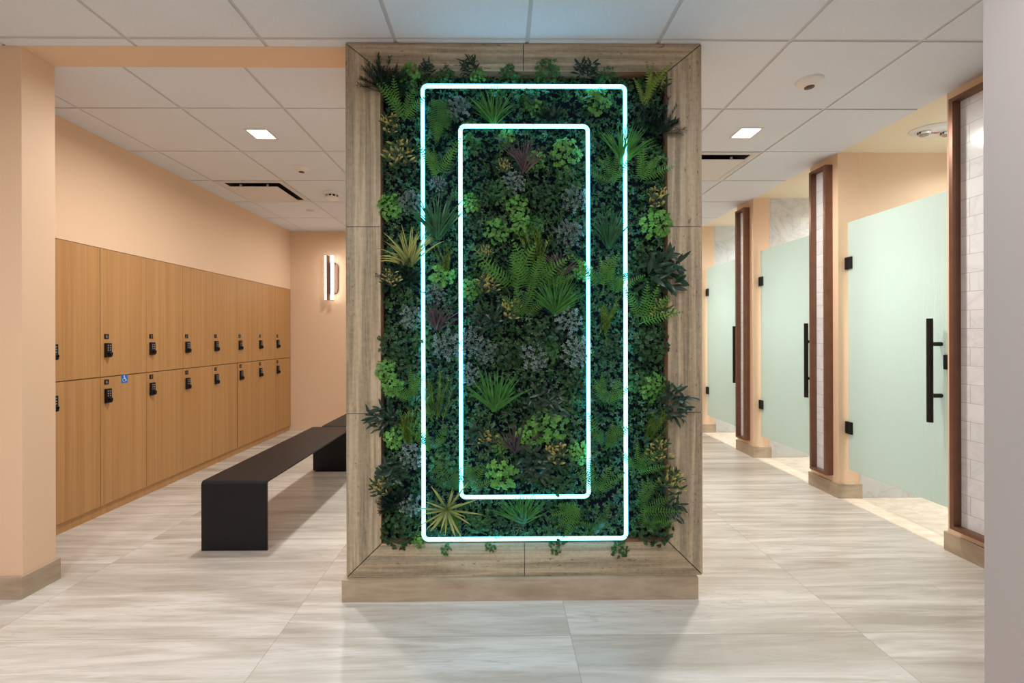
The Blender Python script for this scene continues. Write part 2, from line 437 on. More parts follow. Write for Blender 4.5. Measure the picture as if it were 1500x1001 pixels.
# ------------------------------------------------------------------ lockers
PITCH = .386
def keypad_lock(parent, zt, y0):
    """zt: top of the lock; y0: near edge, local coords; the door face is x=0"""
    b = MB(); b.box(.0, .018, y0, y0 + .042, zt - .100, zt, .003)
    lk = b.build('keypad_lock', M['black'], parent)
    b = MB()
    for r in range(3):
        for c in range(2): b.box(.018, .0195, y0 + .009 + c * .016, y0 + .016 + c * .016, zt - .020 - r * .017, zt - .013 - r * .017)
    return lk, b
def locker(label, i, top):
    y = 2.996 + (i - 1) * PITCH if i else 2.627
    PW = PITCH if i else .369
    z0, z1 = (.945, 1.823) if top else (.066, .942)
    t = empty('locker', (XL, y, z0), label, 'locker', 'oak lockers in two rows')
    hh = z1 - z0
    MB().box(-.48, -.021, .001, PW - .001, 0, hh).build('body', M['oak'], t)
    s = .014 if (i == 5 and not top) else .0
    d = MB().box(-.019, 0, .0015 + s, PW - .0015, .0015, hh - .0015, .0008, 1).build('door', M['oak'], t)
    zl = (1.176 if top else .862) - z0
    y0 = .028 + s
    b = MB(); b.box(.0, .018, y0, y0 + .042, zl - .098, zl, .003)
    b.build('keypad_lock', M['black'], d)
    b = MB()
    for r in range(3):
        for c in range(2): b.box(.0175, .0188, y0 + .009 + c * .016, y0 + .015 + c * .016, zl - .020 - r * .016, zl - .014 - r * .016)
    b.build('key_buttons', M['grey_print'], d)
    b = MB(); b.tube([(.016, y0 + .021, zl - .072), (.034, y0 + .021, zl - .072), (.036, y0 + .021, zl - .072)], [.011, .011, .009], 18)
    b.box(.028, .036, y0 + .014, y0 + .028, zl - .092, zl - .066, .002)
    b.build('latch_knob', M['black'], d)
    zp = zl + .046
    b = MB(); b.box(0, .004, y0, y0 + .034, zp - .017, zp + .017, .0015)
    b.build('number_plate', M['black'], d)
    b = MB()   # small pale figure on the plate
    for (a0, a1, c0, c1) in ((.012, .022, .006, .008), (.012, .022, -.001, .001), (.012, .022, -.008, -.006), (.0105, .0125, -.008, .008) if i % 2 else (.0215, .0235, -.008, .008), (.0215, .0235, -.008, 0) if i % 3 else (.0105, .0125, 0, .008)):
        b.box(.004, .0046, y0 + a0, y0 + a1, zp + c0, zp + c1)
    b.build('plate_number', M['grey_print'], d)
    return t, d
ordn = ['first', 'second', 'third', 'fourth', 'fifth', 'sixth', 'seventh', 'last']
for i in range(0, 8):
    for top in (True, False):
        row = 'upper' if top else 'lower'
        if i == 0: lab = '%s oak locker half hidden by the peach pillar' % row
        elif i == 1: lab = 'upper oak locker second from the pillar, above the blue wheelchair sticker' if top else 'lower oak locker with the blue wheelchair sticker'
        elif i == 7: lab = '%s oak locker farthest from the pillar, beside the back wall' % row
        elif i == 5 and not top: lab = 'lower oak locker sixth from the pillar'
        else: lab = '%s oak locker %s from the pillar' % (row, ordn[i])
        t, d = locker(lab, i, top)
        if i == 1 and not top:
            zz = .916 - .066; yy = .165 + .025
            b = MB(); b.box(0, .0012, yy - .026, yy + .026, zz - .029, zz + .029)
            b.build('accessible_sticker', M['blue'], d)
            b = MB(); X = .0014
            def ribbon(pts, w):
                for (a, c), (e, f) in zip(pts, pts[1:]):
                    dx, dz = e - a, f - c; l = math.hypot(dx, dz); nx, nz = -dz / l * w, dx / l * w; ex, ez = dx / l * w * .6, dz / l * w * .6
                    b.prism([(yy + a - ex + nx, zz + c - ez + nz), (yy + e + ex + nx, zz + f + ez + nz), (yy + e + ex - nx, zz + f + ez - nz), (yy + a - ex - nx, zz + c - ez - nz)], X - .0004, X + .0003, 'YZ')
            b.prism([(yy - .003 + .0042 * math.cos(k * PI / 6), zz + .020 + .0042 * math.sin(k * PI / 6)) for k in range(12)], X - .0004, X + .0003, 'YZ')
            ribbon([(-.003, .014), (-.002, .0), (.008, .0), (.013, -.014), (.018, -.012)], .0022)
            ribbon([(-.002, .008), (.007, .008)], .0018)
            ribbon([(-.004 + .0125 * math.cos(t_), -.008 + .0125 * math.sin(t_)) for t_ in [PI * .62 + k * PI * 1.25 / 12 for k in range(13)]], .0018)
            b.build('wheelchair_symbol', M['pwhite'], d)
struct(MB().box(-3.2, XL - .014, 2.60, 5.69, 0, .066).build('trim_2', M['oak']))

# ------------------------------------------------------------------ benches
def bench(x0, x1, y0, y1, label):
    t = empty('bench', ((x0 + x1) / 2, y0, 0), label, 'bench', 'black metal benches')
    hw = (x1 - x0) / 2; Ln = y1 - y0; h = .396; th = .010; r = .020; rc = .012
    def arc(cx, cz, rad, a0, a1, n=6): return [(cx + rad * math.cos(a0 + (a1 - a0) * k / n), cz + rad * math.sin(a0 + (a1 - a0) * k / n)) for k in range(n + 1)]
    # folded steel: two upright panels and seat with rounded folds (profile in YZ)
    outer = [(0, 0)] + arc(r, h - r, r, PI, PI / 2) + arc(Ln - r, h - r, r, PI / 2, 0) + [(Ln, 0)]
    inner = [(Ln - th, 0)] + arc(Ln - r, h - r, r - th, 0, PI / 2) + arc(r, h - r, r - th, PI / 2, PI) + [(th, 0)]
    n = len(outer); b = MB(); V = [[b.bm.verts.new((x, p[0], p[1])) for p in outer + inner[::-1]] for x in (-hw, hw)]
    for k in range(n - 1):
        for A, B, flip in ((0, 1, 0),):
            b.bm.faces.new((V[0][k], V[1][k], V[1][k + 1], V[0][k + 1])); b.bm.faces.new((V[0][n + k], V[0][n + k + 1], V[1][n + k + 1], V[1][n + k]))
        for s in (0, 1): b.bm.faces.new((V[s][k], V[s][k + 1], V[s][n + k + 1], V[s][n + k]))
    for k in (0, n - 1): b.bm.faces.new((V[0][k], V[1][k], V[1][n + k], V[0][n + k]))
    o = b.build('seat_and_end_panels', M['benchm'], t, smooth=True)
    md = o.modifiers.new('bevel', 'BEVEL'); md.width = .0025; md.segments = 2; md.limit_method = 'ANGLE'; md.angle_limit = math.radians(50)
    MB().box(-hw + .03, hw - .03, .006, .05, 0, .003).build('foot_plate', M['black'], t)
    MB().box(-hw + .03, hw - .03, Ln - .05, Ln - .006, 0, .003).build('foot_plate', M['black'], t)
bench(-1.700, -1.328, 2.504, 4.002, 'long black folded metal bench nearest the camera, in front of the lockers')
bench(-1.632, -1.260, 4.020, 5.50, 'black metal bench behind the first bench, mostly hidden by the stone frame')

# ------------------------------------------------------------------ ceiling fixtures
def downlight(x, y, label):
    t = empty('downlight', (x, y, CE - .004), label, 'ceiling light', 'square recessed downlights')
    h = .064; w = .078
    b = MB()
    for (a0, a1, c0, c1) in ((-w, w, -w, -h), (-w, w, h, w), (-w, -h, -h, h), (h, w, -h, h)): b.box(a0, a1, c0, c1, -.003, 0)
    b.build('trim_ring', M['whitem'], t)
    MB().box(-h, h, -h, h, -.0015, 0).build('diffuser', M['light'], t)
def area(x, y, z, e, size=.13, col=(1, .9, .8), rot=(0, 0, 0), sy=None, spread=PI * .95):
    l = bpy.data.lights.new('lamp', 'AREA'); l.energy = e; l.size = size; l.color = col
    if sy: l.shape = 'RECTANGLE'; l.size_y = sy
    l.spread = spread
    o = bpy.data.objects.new('lamp', l); COL.objects.link(o); o.location = (x, y, z); o.rotation_euler = rot; return o
downlight(-1.60, 2.96, 'square downlight over the near end of the black bench')
downlight(1.66, 2.93, 'square downlight in the ceiling by the shower doors')
WARM = (1, .87, .74)

def plaque_diffuser(cx, cy, label):
    t = empty('air_diffuser', (cx, cy, CE - .004), label, 'air vent', 'square plaque air diffusers')
    w = T / 2 - .009; r = .245; b = MB()
    # frame ring flush with the tiles, sloping into the cavity
    def ring(a, za, c, zc):
        A = [(-a, -a), (a, -a), (a, a), (-a, a)]; C = [(-c, -c), (c, -c), (c, c), (-c, c)]
        va = [b.bm.verts.new((x, y, za)) for x, y in A]; vc = [b.bm.verts.new((x, y, zc)) for x, y in C]
        for k in range(4): b.bm.faces.new((va[k], va[(k + 1) % 4], vc[(k + 1) % 4], vc[k]))
    ring(w, .008, w, -.004); ring(w, -.004, r + .012, -.004); ring(r + .012, -.004, r, .002)
    b.build('outer_frame', M['whitem'], t)
    b = MB(); ring2 = b.box(-r - .01, r + .01, -r - .01, r + .01, .0025, .0045); b.build('dark_cavity', M['dark'], t)
    b = MB(); p = .215; b.box(-p, p, -p, p, -.026, -.020, .002)
    b.build('plaque', M['whitem'], t)
    b = MB()
    for sx in (-.12, .12):
        for sy in (-.2, .2): b.box(sx - .008, sx + .008, sy - .004, sy + .004, -.021, .0025)
    b.build('bracket', M['grid'], t)
plaque_diffuser(GXL - T / 2, GYL + 3.5 * T, 'square white air diffuser in the ceiling above the lockers')
plaque_diffuser(GXR + 5.5 * T, GYR + 2.5 * T, 'square white air diffuser partly hidden by the stone frame, near the showers')

def dome_sensor(x, y, r, label, d=.032):
    t = empty('ceiling_sensor', (x, y, CE - .004), label, 'sensor')
    MB().lathe([(r, 0), (r, -.003), (r * .93, -.010), (r * .72, -d * .62), (r * .5, -d * .86), (r * .45, -d)], 0, 0).build('housing', M['white'], t, smooth=True)
    MB().lathe([(r * .36, -d + .001), (r * .36, -d - .003), (r * .2, -d - .006), (.001, -d - .007)], 0, 0, 24).build('lens', M['bronzed'], t, smooth=True)
dome_sensor(-1.60, 3.555, .062, 'small white domed ceiling sensor beyond the square downlight above the bench')
dome_sensor(1.662, 2.33, .066, 'white domed ceiling sensor in front of the downlight by the showers')
t = empty('smoke_detector', (-1.60, 4.20, CE - .004), 'round white smoke detector beside the air diffuser in the locker room', 'smoke detector')
MB().lathe([(.088, 0), (.088, -.006), (.078, -.014), (.062, -.016)], 0, 0).build('base', M['white'], t, smooth=True)
MB().lathe([(.052, -.015), (.052, -.034)], 0, 0, 24).build('sensing_chamber', M['dark'], t)
b = MB()
for k in range(10):
    a = k * PI / 5; c, s = math.cos(a), math.sin(a)
    b.tube([(.058 * c, .058 * s, -.014), (.058 * c, .058 * s, -.036)], .006, 6)
b.build('cage', M['white'], t)
MB().lathe([(.062, -.034), (.060, -.044), (.045, -.052), (.02, -.055)], 0, 0).build('cap', M['white'], t, smooth=True)
t = tag(MB().lathe([(.04, 0), (.04, -.0035), (.036, -.005)], 0, 0).build('sprinkler_cover', M['grid'], None), 'flat round sprinkler cover in the ceiling near the back wall', 'sprinkler')
t.location = (-2.05, 4.76, CE - .004)
# oval emergency light with two lamp heads in the first stall's ceiling
t = empty('emergency_light', (2.905, 2.885, CE), 'oval white emergency light with two adjustable lamp heads over the nearest shower', 'emergency light')
MB().lathe([(.155, 0), (.155, -.004), (.143, -.013), (.115, -.018)], 0, 0, 48, sy=.7).build('housing', M['white'], t, smooth=True)
for sx in (-.078, .078):
    b = MB(); b.lathe([(.036, -.012), (.038, -.026), (.030, -.036)], sx, 0, 24)
    hd = b.build('lamp_head', M['chrome'], t, smooth=True)
    MB().lathe([(.026, -.036), (.024, -.040), (.004, -.043)], sx, 0, 20).build('lamp_lens', M['lens'], hd, smooth=True)
    b = MB(); b.box(sx - .037, sx - .031, -.012, .012, -.03, -.016); b.build('pivot', M['dark'], hd)
b = MB()
b.lathe([(.006, -.0185), (.006, -.0192)], -.032, .005, 14, sy=2.0)
for k, w in enumerate((.005, .007, .005, .007, .007, .006)): b.box(-.020 + k * .0085, -.020 + k * .0085 + w * .6, -.008, .02, -.0192, -.0185)
b.build('red_print', M['red'], t)

# ------------------------------------------------------------------ wall sconce
t = empty('wall_sconce', (-2.17, 5.70, 1.965), 'vertical twin tube sconce glowing on the peach back wall', 'wall light')
b = MB()
pl = [(.012 + .068 * math.cos(a), (.145 if math.sin(a) > 0 else -.145) + .068 * math.sin(a)) for a in [k * PI / 10 + .0001 for k in range(20)]]
b.prism(pl, -.022, -.001); b.build('backplate_and_shadow', M['bronzed'], t, bev=.002)  # bronze plate, widened rightward to stand in for its shadow on the wall
for sx, w in ((-.058, .010), (.030, .020)):
    b = MB(); b.tube([(sx, -.085, -.285), (sx, -.085, .285)], w, 20); b.build('glass_tube', M['sconce_l'], t, smooth=True)
    b = MB()
    for z in (-.294, .285): b.tube([(sx, -.085, z), (sx, -.085, z + .009)], w + .001, 20)
    b.box(sx - .006, sx + .006, -.075, -.018, -.20, -.18); b.box(sx - .006, sx + .006, -.075, -.018, .18, .20)
    b.build('end_cap', M['bronzed'], t)
b = MB(); b.box(-.040, -.030, -.10, -.02, -.285, .285); b.build('divider_fin', M['bronzed'], t)

# ------------------------------------------------------------------ travertine frame
FX0, FX1, FZ0, FZ1 = -.712, .943, .1015, CE - .006
IX0, IX1, IZ0, IZ1 = -.552, .784, .257, 2.450
YF, YB = 2.031, 2.10
fr = empty('stone_frame', (0.115, YB, FZ0), 'brown travertine frame with mitred corners around the plant wall', 'frame')
OF = Vector((.115, YB, FZ0))
def fpoly(poly, name, m, y0=YF, y1=YB, bev=.0012):
    o = MB().prism([(a - OF.x, c - OF.z) for a, c in poly], y0 - OF.y, y1 - OF.y).build(name, m, fr, bev=bev); return o
g = .0013
s1, s2 = .861, 1.727
# mitre helper: inner corners run at the diagonal
for side in (0, 1):
    xo, xi, sg = ((FX0, IX0, 1), (FX1, IX1, -1))[side]
    fpoly([(xo, FZ0 + g * 2), (xi, IZ0 + g * 2), (xi, s1 - g), (xo, s1 - g)], 'stone_slab', M['trav_z'])
    fpoly([(xo, s1 + g), (xi, s1 + g), (xi, s2 - g), (xo, s2 - g)], 'stone_slab', M['trav_z'])
    fpoly([(xo, s2 + g), (xi, s2 + g), (xi, IZ1 - g * 2), (xo, FZ1 - g * 2)], 'stone_slab', M['trav_z'])
xm = .112
for lo in (True, False):
    zo, zi = ((FZ0, IZ0), (FZ1, IZ1))[0 if lo else 1]
    fpoly([(FX0 + g * 2, zo), (xm - g, zo), (xm - g, zi), (IX0 + g * 2, zi)], 'stone_slab', M['trav_x'])
    fpoly([(xm + g, zo), (FX1 - g * 2, zo), (IX1 - g * 2, zi), (xm + g, zi)], 'stone_slab', M['trav_x'])
# dark joints behind the slabs, brown inner return and backing board
b = MB()
for (a0, a1, c0, c1) in ((FX0 + .003, IX0 - .002, FZ0 + .003, FZ1 - .003), (IX1 + .002, FX1 - .003, FZ0 + .003, FZ1 - .003), (IX0 - .01, IX1 + .01, FZ0 + .003, IZ0 - .002), (IX0 - .01, IX1 + .01, IZ1 + .002, FZ1 - .003)):
    b.box(a0 - OF.x, a1 - OF.x, YF + .006 - OF.y, YB - .002 - OF.y, c0 - OF.z, c1 - OF.z)
b.build('joint_filler', M['joint'], fr)
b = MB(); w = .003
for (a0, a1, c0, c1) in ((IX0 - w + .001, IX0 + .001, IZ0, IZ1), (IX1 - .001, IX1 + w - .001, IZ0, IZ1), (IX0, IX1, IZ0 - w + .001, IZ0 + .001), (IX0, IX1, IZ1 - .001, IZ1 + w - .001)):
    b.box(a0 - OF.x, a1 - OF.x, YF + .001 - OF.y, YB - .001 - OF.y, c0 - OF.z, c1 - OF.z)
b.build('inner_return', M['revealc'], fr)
b = MB(); b.box(IX0 - OF.x, IX1 - OF.x, -.010, -.002, IZ0 - OF.z, IZ1 - OF.z); b.build('backing_board', M['backer'], fr)

# ------------------------------------------------------------------ neon frames
YT = 2.004
def neon(x0, x1, z0, z1, label):
    r = .0088; k = (YT / 2.031)
    x0, x1 = x0 * k, x1 * k; z0, z1 = H + (z0 - H) * k, H + (z1 - H) * k
    t = empty('neon_light_frame', (x0, YT, z0), label, 'neon light', 'rectangular neon tube frames')
    W, Hh = x1 - x0, z1 - z0; c = .022
    for a, b_ in (((c, 0, 0), (W - c, 0, 0)), ((c, 0, Hh), (W - c, 0, Hh)), ((0, 0, c), (0, 0, Hh - c)), ((W, 0, c), (W, 0, Hh - c))):
        MB().tube([a, b_], r, 16).build('light_tube', M['neon'], t, smooth=True)
    for cx, cz, sx, sz in ((0, 0, 1, 1), (W, 0, -1, 1), (0, Hh, 1, -1), (W, Hh, -1, -1)):
        pts = [(cx + sx * (c - c * math.sin(q)), 0, cz + sz * (c - c * math.cos(q))) for q in [k_ * PI / 16 for k_ in range(9)]]
        MB().tube(pts, r + .0008, 16).build('corner_connector', M['neoncap'], t, smooth=True)
    b = MB()
    for (cx, cz) in ((W * .3, 0), (W * .7, 0), (W * .3, Hh), (W * .7, Hh), (0, Hh * .25), (0, Hh * .75), (W, Hh * .25), (W, Hh * .75)):
        b.tube([(cx, .008, cz), (cx, YB - .01 - YT, cz)], .003, 6)
    b.build('standoff', M['black'], t)
neon(-.355, .585, .277, 2.379, 'outer white blue neon tube rectangle on the plant wall')
neon(-.181, .411, .472, 2.193, 'inner white blue neon tube rectangle on the plant wall')

# ------------------------------------------------------------------ plants
class Leafs:
    """collects leaves; local frame: X right, Z up, -Y towards the room"""
    def __init__(s): s.v = []; s.f = []; s.t = []
    def strip(s, pts, widths, side, tips=None):
        n = len(pts); i0 = len(s.v)
        for k, (p, w) in enumerate(zip(pts, widths)):
            tp = tips[k] if tips else 0
            s.v.append(tuple(p - side * w)); s.v.append(tuple(p + side * w)); s.t += [tp, tp]
        for k in range(n - 1):
            a = i0 + 2 * k; s.f.append((a, a + 1, a + 3, a + 2))
    def leaf(s, base, d, n, ln, w, curl=.15, tips=None, fold=.0):
        """pointed-oval leaf from base along d with normal n"""
        d = d.normalized(); sd = d.cross(n)
        if sd.length < 1e-4: sd = Vector((1, 0, 0))
        sd.normalize(); n = sd.cross(d).normalized()
        prof = [(0, .12), (.3, .85), (.62, 1), (.86, .62), (1, .04)]
        pts = [base + d * (ln * a) - n * (curl * ln * a * a) for a, _ in prof]
        i0 = len(s.v)
        for k, (a, ww) in enumerate(prof):
            tp = tips[k] if tips else 0; p = pts[k]; h = n * (w * ww * fold)
            for q in (p - sd * w * ww + h, p, p + sd * w * ww + h): s.v.append(tuple(q)); s.t.append(tp if q is not p else tp * .4)
        for k in range(4):
            a = i0 + 3 * k
            s.f.append((a, a + 1, a + 4, a + 3)); s.f.append((a + 1, a + 2, a + 5, a + 4))
    def mesh(s, name, m):
        me = bpy.data.meshes.new(name); me.from_pydata(s.v, [], s.f)
        at = me.attributes.new('tip', 'FLOAT', 'POINT'); at.data.foreach_set('value', s.t)
        for p in me.polygons: p.use_smooth = True
        me.materials.append(m); return me
def U(a, b): return random.uniform(a, b)
def dirv(ang, out=0):   # ang from +Z clockwise in the wall plane, out towards the room
    return Vector((math.sin(ang) * math.cos(out), -math.sin(out), math.cos(ang) * math.cos(out)))

def g_grass(n=26, ln=.15, w=.0042, spread=1.0, droop=.5, m='leaf_grass', tip=0, bias=0):
    s = Leafs()
    for i in range(n):
        a = bias + U(-1, 1) * spread; l = ln * U(.6, 1.05); out = U(.15, .75)
        base = Vector((U(-.012, .012), .0, U(-.01, .01))); d = dirv(a, out)
        side0 = Vector((math.cos(a), U(-.4, .4), -math.sin(a))).normalized()
        pts = []; p = base.copy(); v = d.copy(); K = 7
        for k in range(K + 1):
            pts.append(p.copy()); p = p + v * (l / K); v = (v + Vector((0, .06, -droop * .16 * (k / K) * (.4 + abs(math.sin(a)))))).normalized()
        W = [w * (.6 + .8 * min(1, k / 2)) * (1 - (k / K) ** 2.2) + .0003 for k in range(K + 1)]
        tq = U(.3, 1.1); tp = [0.0] * (K + 1) if not tip else [min(1, tip * tq * (.4 + .8 * k / K)) for k in range(K + 1)]
        s.strip(pts, W, side0, tp)
    return s.mesh('grass_blades', M[m])
def g_frond(s, ang, ln, wd, out, droop, base=Vector((0, 0, 0)), np_=22, pw=.0032):
    p = base.copy(); v = dirv(ang, out); pts = []; K = np_
    for k in range(K + 1):
        pts.append((p.copy(), v.copy())); p = p + v * (ln / K); v = (v + Vector((0, droop * .05, -droop * .02))).normalized()
    s.strip([q for q, _ in pts][::2], [.0014] * len(pts[::2]), Vector((math.cos(ang), 0, -math.sin(ang))))
    for k in range(2, K + 1):
        t = k / K; w = wd * (math.sin(PI * min(1, .18 + t * .82)) ** .7) * (1.0 if t < .9 else .6) + .002
        if t > .97: w = .006
        q, vv = pts[k]; sd = vv.cross(Vector((0, -1, 0))).normalized()
        for sg in (-1, 1):
            d = (sd * sg * .93 + vv * .38 + Vector((0, U(-.02, .12), 0))).normalized()
            a0 = q; pr = [(0, .8), (.5, 1), (1, .1)]
            sv = vv
            s.strip([a0 + d * (w * a) + Vector((0, .12 * w * a * a, 0)) for a, _ in pr], [pw * b_ for _, b_ in pr], sv)
def g_fern(n=6, ln=.16, wd=.032, spread=1.0, m='leaf_fern'):
    s = Leafs()
    for i in range(n):
        a = (-spread + 2 * spread * (i + .5) / n) + U(-.12, .12)
        g_frond(s, a, ln * U(.75, 1.08), wd * U(.85, 1.1), U(.15, .85), U(.6, 1.4), Vector((U(-.015, .015), 0, U(-.015, .015))), 15, .0025)
    return s.mesh('fern_fronds', M[m])
def g_fernwide():
    s = Leafs()
    g_frond(s, PI + .05, .20, .045, .15, -.2, Vector((0, -.02, .10)), 20, .0032); g_frond(s, PI - .25, .15, .03, .3, 0, Vector((.0, -.01, .09)), 18, .0026)
    return s.mesh('fern_fronds', M['leaf_fern'])
def g_sprig(n=7, ln=.11, m='leaf_olive', spread=.55, nl=.016, nw=.0016, dens=22):
    s = Leafs()
    for i in range(n):
        a = -spread + 2 * spread * (i + .5) / n + U(-.1, .1); l = ln * U(.6, 1.05); v = dirv(a, U(.2, .7)); p = Vector((U(-.02, .02), 0, U(-.02, .02)))
        pts = []
        for k in range(dens):
            p = p + v * (l / dens); v = (v + Vector((U(-.03, .03), .02, U(-.02, .03)))).normalized(); pts.append(p.copy())
            if k < 2: continue
            for sg in (-1, 1):
                sd = v.cross(Vector((0, -1, 0))).normalized()
                d = (sd * sg * U(.5, .8) + v * .75 + Vector((0, U(-.5, .2), 0))).normalized()
                q = [p, p + d * nl * .5 * U(.8, 1.2), p + d * nl * U(.8, 1.2)]
                s.strip(q, [nw * .8, nw * 1.2, nw * .1], Vector((U(-.3, .3), -.3, 1)).cross(d).normalized())
        s.strip(pts[::5], [.0011] * len(pts[::5]), Vector((math.cos(a), 0, -math.sin(a))))
    return s.mesh('needle_sprigs', M[m])
def g_leafy(n=16, R=.055, ll=.017, lw=.0068, m='leaf_light', per=6):
    s = Leafs()
    for i in range(n):
        r = R * math.sqrt((i + .5) / n); th = i * 2.39996 + U(-.3, .3)
        c = Vector((r * math.cos(th), -.02 - .06 * (1 - (r / R) ** 2) * U(.2, 1.1), r * math.sin(th)))
        nrm = Vector((c.x * 8 + U(-.5, .5), -1 + U(-.2, .4), c.z * 8 + U(-.3, .7))).normalized()
        s.strip([Vector((c.x * .7, 0, c.z * .7)), c], [.0008, .0006], Vector((0, 0, 1)).cross(nrm).normalized())
        t1 = nrm.cross(Vector((0, 0, 1))).normalized(); t2 = nrm.cross(t1)
        ph = U(0, PI)
        for k in range(per):
            a = ph + k * 2 * PI / per + U(-.2, .2); up = U(.15, .6)
            d = (t1 * math.cos(a) + t2 * math.sin(a)) * math.cos(up) + nrm * math.sin(up)
            s.leaf(c + nrm * .002 * (k % 2), d, nrm, ll * U(.75, 1.15), lw * U(.8, 1.15), U(.05, .4), fold=.25)
    return s.mesh('leaves', M[m])
def g_sedum(n=34, R=.062):
    s = Leafs()
    for i in range(n):
        r = R * math.sqrt((i + .5) / n); th = i * 2.39996 + U(-.3, .3)
        c = Vector((r * math.cos(th), -.03 - .05 * (1 - (r / R) ** 2) * U(.6, 1.1), r * math.sin(th)))
        nrm = Vector((c.x * 9, -1 + U(-.2, .2), c.z * 9 + .2)).normalized(); t1 = nrm.cross(Vector((0, 0, 1))).normalized(); t2 = nrm.cross(t1)
        s.strip([Vector((c.x * .5, 0, c.z * .5)), c], [.0012, .001], t1)
        for k in range(13):
            a = k * 2.39996; up = .15 + 1.1 * (k / 13)
            d = (t1 * math.cos(a) + t2 * math.sin(a)) * math.cos(up) + nrm * math.sin(up)
            s.leaf(c, d, nrm, .0125 * (1 - .4 * k / 13) * U(.85, 1.15), .0021, -.15, fold=.2)
    return s.mesh('rosettes', M['leaf_sedum'])
def g_lance(n=60, ll=.055, lw=.0074, m='leaf_lance', R=.045, tips=None, spread=PI):
    s = Leafs()
    for i in range(n):
        a = U(-spread, spread) * .8; out = U(.2, 1.0)
        c = Vector((U(-R, R), -U(0, .03), U(-R, R)))
        d = dirv(a, out); nrm = (Vector((0, -1, .3)) + Vector((U(-.4, .4), 0, U(-.3, .3)))).normalized()
        s.leaf(c + d * .01, d, nrm, ll * U(.6, 1.1), lw * U(.7, 1.1), U(.1, .4), fold=.3, tips=tips)
    return s.mesh('lance_leaves', M[m])
def g_varieg():
    s = Leafs()
    for i in range(15):
        th = i * 2.39996; r = .058 * math.sqrt((i + .5) / 15)
        c = Vector((r * math.cos(th) * .8, -.02 - U(0, .03), r * math.sin(th) * .9))
        for k in range(5):
            a = U(-1.3, 1.3); d = dirv(a, U(.1, .7)); y = 1 if k < 2 + i % 2 else 0
            tp = [.0, .1, .6, 1, 1] if y else [0, 0, .0, .08, .15]
            s.leaf(c, d, Vector((U(-.3, .3), -1, .3)).normalized(), U(.026, .042), .0045, U(.1, .3), fold=.3, tips=tp)
    return s.mesh('variegated_leaves', M['leaf_varieg'])
def g_star():
    s = Leafs(); K = 7
    for i in range(24):
        a = i * 2.39996 + U(-.2, .2); l = U(.08, .145); out = U(.25, .95); v = dirv(a, out); p = Vector((0, -.015, 0)); pts = []
        for k in range(K + 1):
            pts.append(p.copy()); p = p + v * (l / K); v = (v + Vector((0, .07, -.10 * k / K))).normalized()
        side = Vector((math.cos(a), 0, -math.sin(a)))
        tp = [min(1, (k / K) * 1.1) * U(.5, .9) for k in range(K + 1)]
        s.strip(pts, [.0036 * math.sin(PI * (.22 + .78 * k / K)) + .0003 for k in range(K + 1)], side, tp)
    return s.mesh('striped_leaves', M['leaf_spider'])

random.seed(7)
KINDS = {
 'grass':      (lambda: g_grass(58, .165, .0021, 1.0, .6), 'grass_tuft', 'green grass tufts'),
 'bluegrass':  (lambda: g_grass(60, .165, .0024, .8, .6, 'leaf_bluegrass'), 'grass_tuft', 'bluish grass tufts'),
 'smallgrass': (lambda: g_grass(16, .13, .0040, .9, 1.0, 'leaf_smallgrass'), 'grass_tuft', 'small grasses'),
 'purple':     (lambda: g_grass(28, .16, .0024, 1.05, .9, 'leaf_purple'), 'purple_grass', 'purple grasses'),
 'spider':     (lambda: g_grass(44, .16, .0024, 1.05, 1.2, 'leaf_spider', .8, -.3), 'striped_grass', 'striped grasses'),
 'fern':       (lambda: g_fern(5, .175, .025, .85), 'fern', 'green ferns'),
 'uprightfern':(lambda: g_fern(9, .15, .014, .45, 'leaf_olive'), 'fern', 'green ferns'),
 'hangfern':   (lambda: g_hang(), 'fern', 'green ferns'),
 'fernwide':   (g_fernwide, 'fern', 'green ferns'),
 'conifer':    (lambda: g_sprig(10, .15, 'leaf_olive', .45), 'needle_sprig', 'yellow green needle sprigs'),
 'feather':    (lambda: g_sprig(22, .11, 'leaf_feather', 1.8, .015, .0016), 'feathery_sprig', 'dark feathery sprigs'),
 'leafl':      (lambda: g_leafy(34, .066, .0145, .0048, 'leaf_light'), 'leafy_cluster', 'bright leafy clusters'),
 'leafm':      (lambda: g_leafy(34, .066, .0145, .0044, 'leaf_mid'), 'leafy_cluster', 'green leafy clusters'),
 'leafd':      (lambda: g_leafy(46, .068, .0100, .0042, 'leaf_dark'), 'leafy_cluster', 'dark leafy clusters'),
 'sedum':      (g_sedum, 'succulent_cushion', 'grey succulent cushions'),
 'lance':      (g_lance, 'lance_leaved_plant', 'dark lance leaved plants'),
 'varieg':     (g_varieg, 'yellow_tipped_plant', 'yellow tipped plants'),
 'star':       (g_star, 'striped_star_plant', 'striped plants'),
}
def g_hang():
    s = Leafs()
    for a in (PI - .5, PI - .1, PI + .35, PI + .7): g_frond(s, a, .125 * U(.8, 1.1), .024, .4, .4, Vector((0, 0, 0)), 15, .0025)
    return s.mesh('fern_fronds', M['leaf_fern'])
